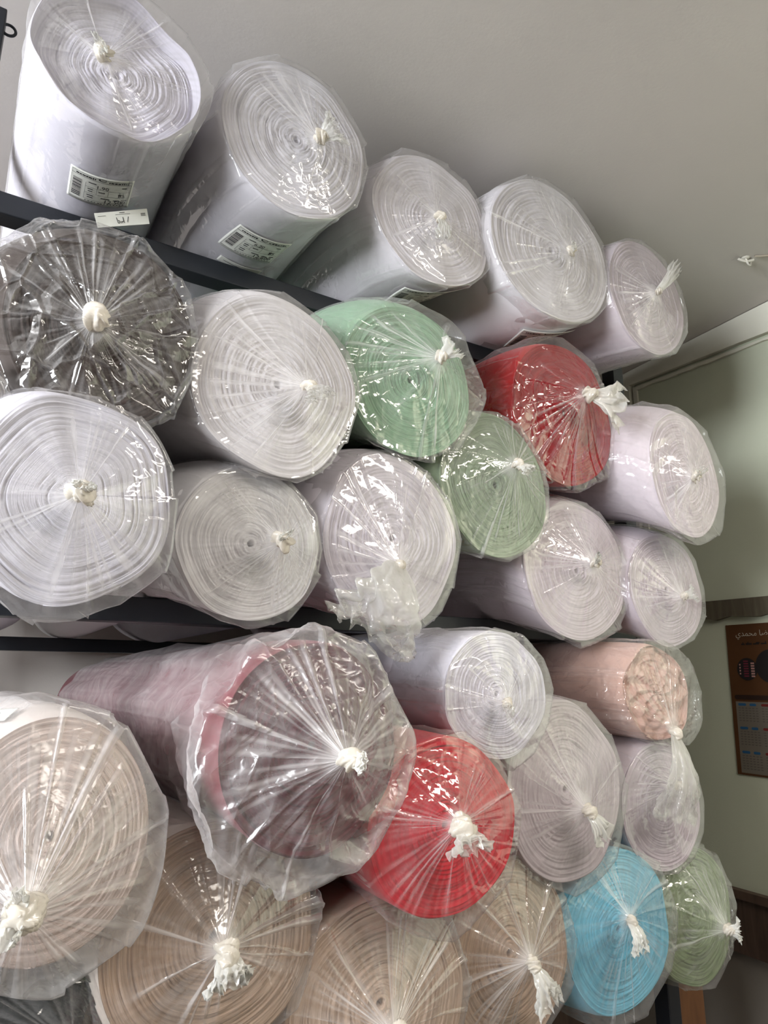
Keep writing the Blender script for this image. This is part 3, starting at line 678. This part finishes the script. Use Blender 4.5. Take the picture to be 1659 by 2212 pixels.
GREEN = mat_paint('pale_green_wall_paint', srgb(214, 219, 198), .75, .05, 2.2, .12)
CREAM = mat_paint('cream_wall_paint', srgb(236, 234, 220), .7, .04, 3, .1)
LOWER = mat_paint('grey_brown_lower_wall', srgb(128, 120, 112), .7, .08, 4, .1)  # darker grey brown for the right wall below the lower rail
CEILM = mat_paint('ceiling_paint', srgb(214, 208, 204), .85, .04, 1.6, .10, 160)
BACKM = mat_paint('back_wall_paint', srgb(206, 198, 192), .8, .03, 2, .1)
BACKL = mat_paint('back_wall_lower_paint', srgb(206, 206, 200), .8, .03, 2, .1)
RAIL = mat_wood('weathered_grey_wood', srgb(92, 84, 70), srgb(112, 104, 88), .6)
DWOOD = mat_wood('dark_brown_wood', srgb(72, 55, 46), srgb(92, 72, 60), .55)
FLOORM = mat_paint('floor_tile', srgb(96, 88, 80), .5, .08, 4, .05)
WHITE = mat_paint('white_wall_paint', srgb(206, 204, 200), .8, .03, 2, .1)

V, F = join([wall_slab(-2.7, 2.75, -.774, CEIL + .02, -.1, 0), wall_slab(-2.7, 2.75, FLOOR, -.774, -.1, 0)])
struct('wall_right', V, F, [GREEN, LOWER], [0] * 6 + [1] * 6)
# cream surround above and beside the green panel, a groove, then a thin white strip
V, F = poly_slab([(2.6, CEIL - .002), (-2.6, CEIL - .002), (-2.6, .83), (1.06, 1.090), (1.606, 1.131), (1.622, .25), (2.6, .25)], .001, .020)
struct('trim_1', V, F, CREAM)
rng = np.random.default_rng(3)
lo = [(1.578 - .55 * i / 16, 1.106 - .041 * i / 16 + rng.uniform(-.004, .004)) for i in range(17)]
V, F = poly_slab([(1.596, 1.119), (1.04, 1.077)] + lo[::-1] + [(1.588, .25), (1.606, .25)], .001, .010)
struct('trim_2', V, F, CREAM)
lo = [(1.9 - i * .05, .208 + (rng.uniform(-.007, .007))) for i in range(70)]
V, F = poly_slab([(1.9, .266), (1.38, .266), (1.17, .261), (-1.6, .22)] + lo[::-1], .001, .014)
struct('trim_3', V, F, RAIL)
V, F = join([wall_slab(-2.6, 2.6, -.774, -.622, .001, .016), wall_slab(-2.6, 2.6, -.622, -.598, .001, .026)])
struct('trim_4', V, F, DWOOD)
V, F = box_vf(-2.65, 2.4, -2.7, 2.72, CEIL, CEIL + .1); struct('ceiling', V, F, CEILM)
V, F = box_vf(-2.65, 2.4, -2.7, 2.72, FLOOR - .1, FLOOR); struct('floor', V, F, FLOORM)
V, F = join([box_vf(-2.65, 2.4, 2.56, 2.66, -.052, CEIL), box_vf(-2.65, 2.4, 2.56, 2.66, FLOOR, -.052)])
struct('wall_back', V, F, [BACKM, BACKL], [0] * 6 + [1] * 6)
V, F = box_vf(-2.65, 2.4, -2.7, -2.6, FLOOR, CEIL); struct('wall_front', V, F, mat_paint('front_wall_paint', srgb(120, 112, 104), .8, .03, 2, .1))
WY0, WY1, WZ0, WZ1 = -.75, .85, .0, 1.1
V, F = join([box_vf(-2.65, -2.55, -2.6, WY0, FLOOR, CEIL), box_vf(-2.65, -2.55, WY1, 2.56, FLOOR, CEIL), box_vf(-2.65, -2.55, WY0, WY1, FLOOR, WZ0), box_vf(-2.65, -2.55, WY0, WY1, WZ1, CEIL)])
struct('wall_left', V, F, WHITE)
V, F = join([box_vf(-2.6, -2.55, a, b, c, d) for a, b, c, d in ((WY0, WY0 + .05, WZ0, WZ1), (WY1 - .05, WY1, WZ0, WZ1), (WY0, WY1, WZ0, WZ0 + .05), (WY0, WY1, WZ1 - .05, WZ1), (.03, .07, WZ0, WZ1))])
struct('window_1', V, F, WHITE)

# ------------------------------------------------------------------ calendar poster on the right wall
a0 = math.radians(2.3)
def CP(a, b, lift):
    s, z = 1.324, .184
    return W(s - a * math.cos(a0) + b * math.sin(a0), z - b * math.cos(a0) - a * math.sin(a0) * .3, .003 + lift)
cb = W(1.15, -.27, .003)
cal = tag(empty('wall_calendar', cb), 'brown printed calendar poster on the pale green wall at the right edge', 'calendar')
def cal_part(name, polys, m, lift, parent):
    V, F = [], []
    for pts in polys:
        n = len(V); V += [CP(a, b, lift) for a, b in pts]; F.append(tuple(range(n, n + len(pts))))
    return link_mesh(name, V, F, m, parent, cb, smooth=False)
def rc(a0_, a1, b0, b1): return [(a0_, b0), (a1, b0), (a1, b1), (a0_, b1)]
def pill(a0_, a1, b0, b1):
    r = (b1 - b0) / 2; c = (b0 + b1) / 2
    return [(a0_ + r + r * math.cos(t), c + r * math.sin(t)) for t in np.linspace(math.pi / 2, 1.5 * math.pi, 7)] + [(a1 - r + r * math.cos(t), c + r * math.sin(t)) for t in np.linspace(-math.pi / 2, math.pi / 2, 7)]
def disc(ca, cb_, r, n=40): return [(ca + r * math.cos(t), cb_ + r * math.sin(t)) for t in np.arange(n) / n * TAU]
BRN = mat_paint('poster_brown', srgb(92, 60, 36), .5, .12, 9, 0)
V = [CP(a, b, l) for l in (-.002, 0) for a, b in rc(0, .335, 0, .453)]
sheet = link_mesh('sheet', V, [(0, 1, 2, 3), (7, 6, 5, 4), (0, 4, 5, 1), (1, 5, 6, 2), (2, 6, 7, 3), (3, 7, 4, 0)], BRN, cal, cb, smooth=False)
cal_part('date_panel', [rc(.014, .33, .236, .447)], mat_paint('poster_grey', srgb(126, 118, 108), .6, .06, 12, 0), .0004, sheet)
cal_part('banner', [pill(.012, .325, .216, .230)], mat_plain('poster_dark', srgb(46, 26, 18), .6), .0008, sheet)
LETW = mat_plain('poster_cream_ink', srgb(196, 188, 172), .6); DK = mat_plain('poster_black_ink', srgb(30, 24, 26), .6)
cal_part('picture', [disc(.063, .138, .034), disc(.142, .130, .050)], DK, .0008, sheet)
def lettering(name, t, a_left, b_base, size, m):
    v, f = text_mesh(t); x0 = min(p[0] for p in v)
    return link_mesh(name, [CP(a_left + (p[0] - x0) * size, b_base - p[1] * size, .0009) for p in v], f, m, sheet, cb, smooth=False)
# heading, set right to left in its joined letter shapes
lettering('heading', '\ufef1\ufeaa\ufee4\ufea4\ufee3\u200a\ufe8e\ufebf\ufead'.replace('\u200a', ' '), .034, .037, .024, LETW)
cal_part('subheading', [rc(a, a + w, .058 + o, .058 + o + h) for a, w, o, h in ((.05, .012, .002, .004), (.055, .003, -.002, .006), (.066, .02, .001, .005), (.072, .003, -.003, .006), (.09, .02, .002, .004), (.1, .012, -.001, .004), (.116, .018, .002, .004), (.13, .003, -.003, .008), (.14, .03, .002, .004))], DK, .0009, sheet)
cal_part('picture_detail', [rc(.052, .068, .112 + i * .0075, .116 + i * .0075) for i in range(7)] , mat_plain('poster_rose_ink', srgb(120, 40, 62), .6), .0012, sheet)
PINKI = mat_plain('poster_pink_ink', srgb(186, 140, 132), .6)
cal_part('picture_detail', [rc(.076, .088, .118 + i * .0078, .123 + i * .0078) for i in range(6)], PINKI, .0012, sheet)
cal_part('picture_detail', [rc(.037, .042, .122 + i * .009, .127 + i * .009) for i in range(4)], PINKI, .0012, sheet)
BLU = mat_plain('poster_blue_ink', srgb(44, 96, 140), .6); REDI = mat_plain('poster_red_ink', srgb(120, 36, 34), .6)
for b in (.241, .311, .382):
    for a in (0, .155):
        cal_part('month_title', [pill(.022 + a, .049 + a, b, b + .0075)], BLU, .0008, sheet)
        cal_part('month_title', [pill(.060 + a, .082 + a, b, b + .0075)], BLU, .0008, sheet)
    for a, a1 in ((.098, .126), (.136, .158), (.255, .28)):
        cal_part('month_title', [pill(a, a1, b, b + .0075)], REDI, .0008, sheet)
GINK = mat_plain('poster_grey_ink', srgb(98, 92, 84), .6)
for b in (.241, .311, .382):
    for c in (.022, .099, .177, .254):
        cal_part('dates', [rc(c + i * .0115, c + i * .0115 + .007, b + .013 + j * .0075, b + .0155 + j * .0075) for j in range(6) for i in range(6)], GINK, .0008, sheet)

# ------------------------------------------------------------------ ceiling hook and cable
def tube(pts, r, n=8):
    pts = [np.array(p, float) for p in pts]; rows = []
    for i, p in enumerate(pts):
        d = pts[min(i + 1, len(pts) - 1)] - pts[max(i - 1, 0)]; d /= np.linalg.norm(d)
        a = np.cross(d, [0, 0, 1.0]) if abs(d[2]) < .95 else np.cross(d, [1.0, 0, 0]); a /= np.linalg.norm(a); b = np.cross(d, a)
        rows.append([p + r * (math.cos(t) * a + math.sin(t) * b) for t in np.arange(n) / n * TAU])
    V, F, U, R = grid(np.array(rows)); return V, F
hx, hy = 1.795, .928
hb = (hx, hy, CEIL)
hook = tag(empty('ceiling_hook', hb), 'small white metal hook screwed to the ceiling near the right edge', 'hook')
WM = mat_plain('white_enamel', srgb(222, 218, 208), .4)
G = np.array([[(hx + .012 * q * math.cos(t), hy + .012 * q * math.sin(t), CEIL - .001 - .004 * (1 - q ** 4)) for t in np.arange(20) / 20 * TAU] for q in (1, .9, .6, .2, .02)])
V, F, U, R = grid(G); link_mesh('plate', V, F, WM, hook, hb)
V, F = tube([(hx + .03 * (t - .5) * 1.4, hy - .02 * (t - .5), CEIL - .006 - .006 * math.sin(math.pi * t)) for t in np.linspace(0, 1, 14)], .004); link_mesh('crossbar', V, F, WM, hook, hb)
V, F = tube([(hx, hy, CEIL - .004)] + [(hx + .009 - .009 * math.cos(t), hy - .003, CEIL - .014 - .009 * math.sin(t)) for t in np.linspace(0, 1.35 * math.pi, 14)], .0028); link_mesh('hook_end', V, F, WM, hook, hb)
V, F = tube([(hx + .012 + .3 * t, hy - .02 - .28 * t + .006 * math.sin(9 * t), CEIL - .0035) for t in np.linspace(0, 1, 24)], .003)
c = link_mesh('cable', V, F, mat_plain('cable_sheath', srgb(176, 166, 150), .6), None, (hx, hy, CEIL))
tag(c, 'thin pale cable running along the ceiling from the small hook', 'cable')

# ------------------------------------------------------------------ timber below the rack
b = (1.582, 1.215, FLOOR)
V, F = box_vf(1.508, 1.655, 1.205, 1.225, FLOOR, -.60)
o = bevel(link_mesh('wooden_board', V, F, mat_wood('orange_brown_board', srgb(96, 62, 38), srgb(116, 78, 48), .5), None, b, smooth=False), .003)
tag(o, 'upright orange brown wooden board beside the rack post at the lower right', 'board')
cbs = (1.15, 1.6, FLOOR)
cab = tag(empty('wooden_cabinet', cbs), 'dark brown wooden cabinet in the shade under the lowest shelf', 'cabinet')
V, F = box_vf(.86, 1.44, 1.30, 1.9, FLOOR, -.68); bevel(link_mesh('body', V, F, DWOOD, cab, cbs, smooth=False), .003)
V, F = box_vf(.84, 1.45, 1.27, 1.92, -.68, -.66); bevel(link_mesh('top', V, F, DWOOD, cab, cbs, smooth=False), .003)
for x0 in (.88, 1.16):
    V, F = box_vf(x0, x0 + .26, 1.282, 1.30, FLOOR + .06, -.70); dr = bevel(link_mesh('door', V, F, DWOOD, cab, cbs, smooth=False), .003)
    V, F = tube([(x0 + .03, 1.27, -.98), (x0 + .03, 1.268, -.9)], .005); link_mesh('handle', V, F, STEEL, dr, cbs)

# ------------------------------------------------------------------ light
def area(name, loc, rot, sx, sy, power, col):
    l = bpy.data.lights.new(name, 'AREA'); l.shape = 'RECTANGLE'; l.size = sx; l.size_y = sy; l.energy = power; l.color = col
    o = bpy.data.objects.new(name, l); o.location = loc; o.rotation_euler = rot; COL.objects.link(o); return o
area('window_daylight', (-2.58, (WY0 + WY1) / 2, (WZ0 + WZ1) / 2), (0, -math.pi / 2, 0), 1.1, 1.5, 142, (.93, .97, 1.0))
area('overhead_fill', (1.15, -.75, CEIL - .03), (0, 0, 0), 1.2, .3, 29, (1.0, .93, .84))  # unseen warm fill added overhead to brighten the right rolls and wall
w = bpy.data.worlds.new('world'); SC.world = w; w.use_nodes = True
w.node_tree.nodes['Background'].inputs[0].default_value = (.75, .85, 1, 1); w.node_tree.nodes['Background'].inputs[1].default_value = .3

# ------------------------------------------------------------------ camera
f_px = 1480.0
pitch, head = math.atan(372 / f_px), math.radians(31.7)
Fw = Vector((math.sin(head) * math.cos(pitch), math.cos(head) * math.cos(pitch), math.sin(pitch)))
cam = bpy.data.cameras.new('camera'); co = bpy.data.objects.new('camera', cam); COL.objects.link(co)
cam.sensor_fit = 'VERTICAL'; cam.sensor_height = 36; cam.sensor_width = 27; cam.lens = f_px / 2212 * 36
cam.clip_start = .02
co.rotation_euler = Fw.to_track_quat('-Z', 'Y').to_euler(); co.location = (0, 0, 0)
SC.camera = co
SC.view_settings.view_transform = 'Standard'; SC.view_settings.look = 'None'
SC.view_settings.exposure = 0.45; SC.view_settings.gamma = 1.0; SC.view_settings.use_curve_mapping = False
SC.cycles.max_bounces = 5; SC.cycles.diffuse_bounces = 3; SC.cycles.glossy_bounces = 2; SC.cycles.transmission_bounces = 3
SC.cycles.transparent_max_bounces = 14; SC.cycles.use_denoising = True; SC.cycles.sample_clamp_indirect = 6
SC.cycles.use_adaptive_sampling = True; SC.cycles.adaptive_threshold = .08; SC.cycles.adaptive_min_samples = 12; SC.cycles.use_light_tree = False
SC.cycles.caustics_reflective = False; SC.cycles.caustics_refractive = False
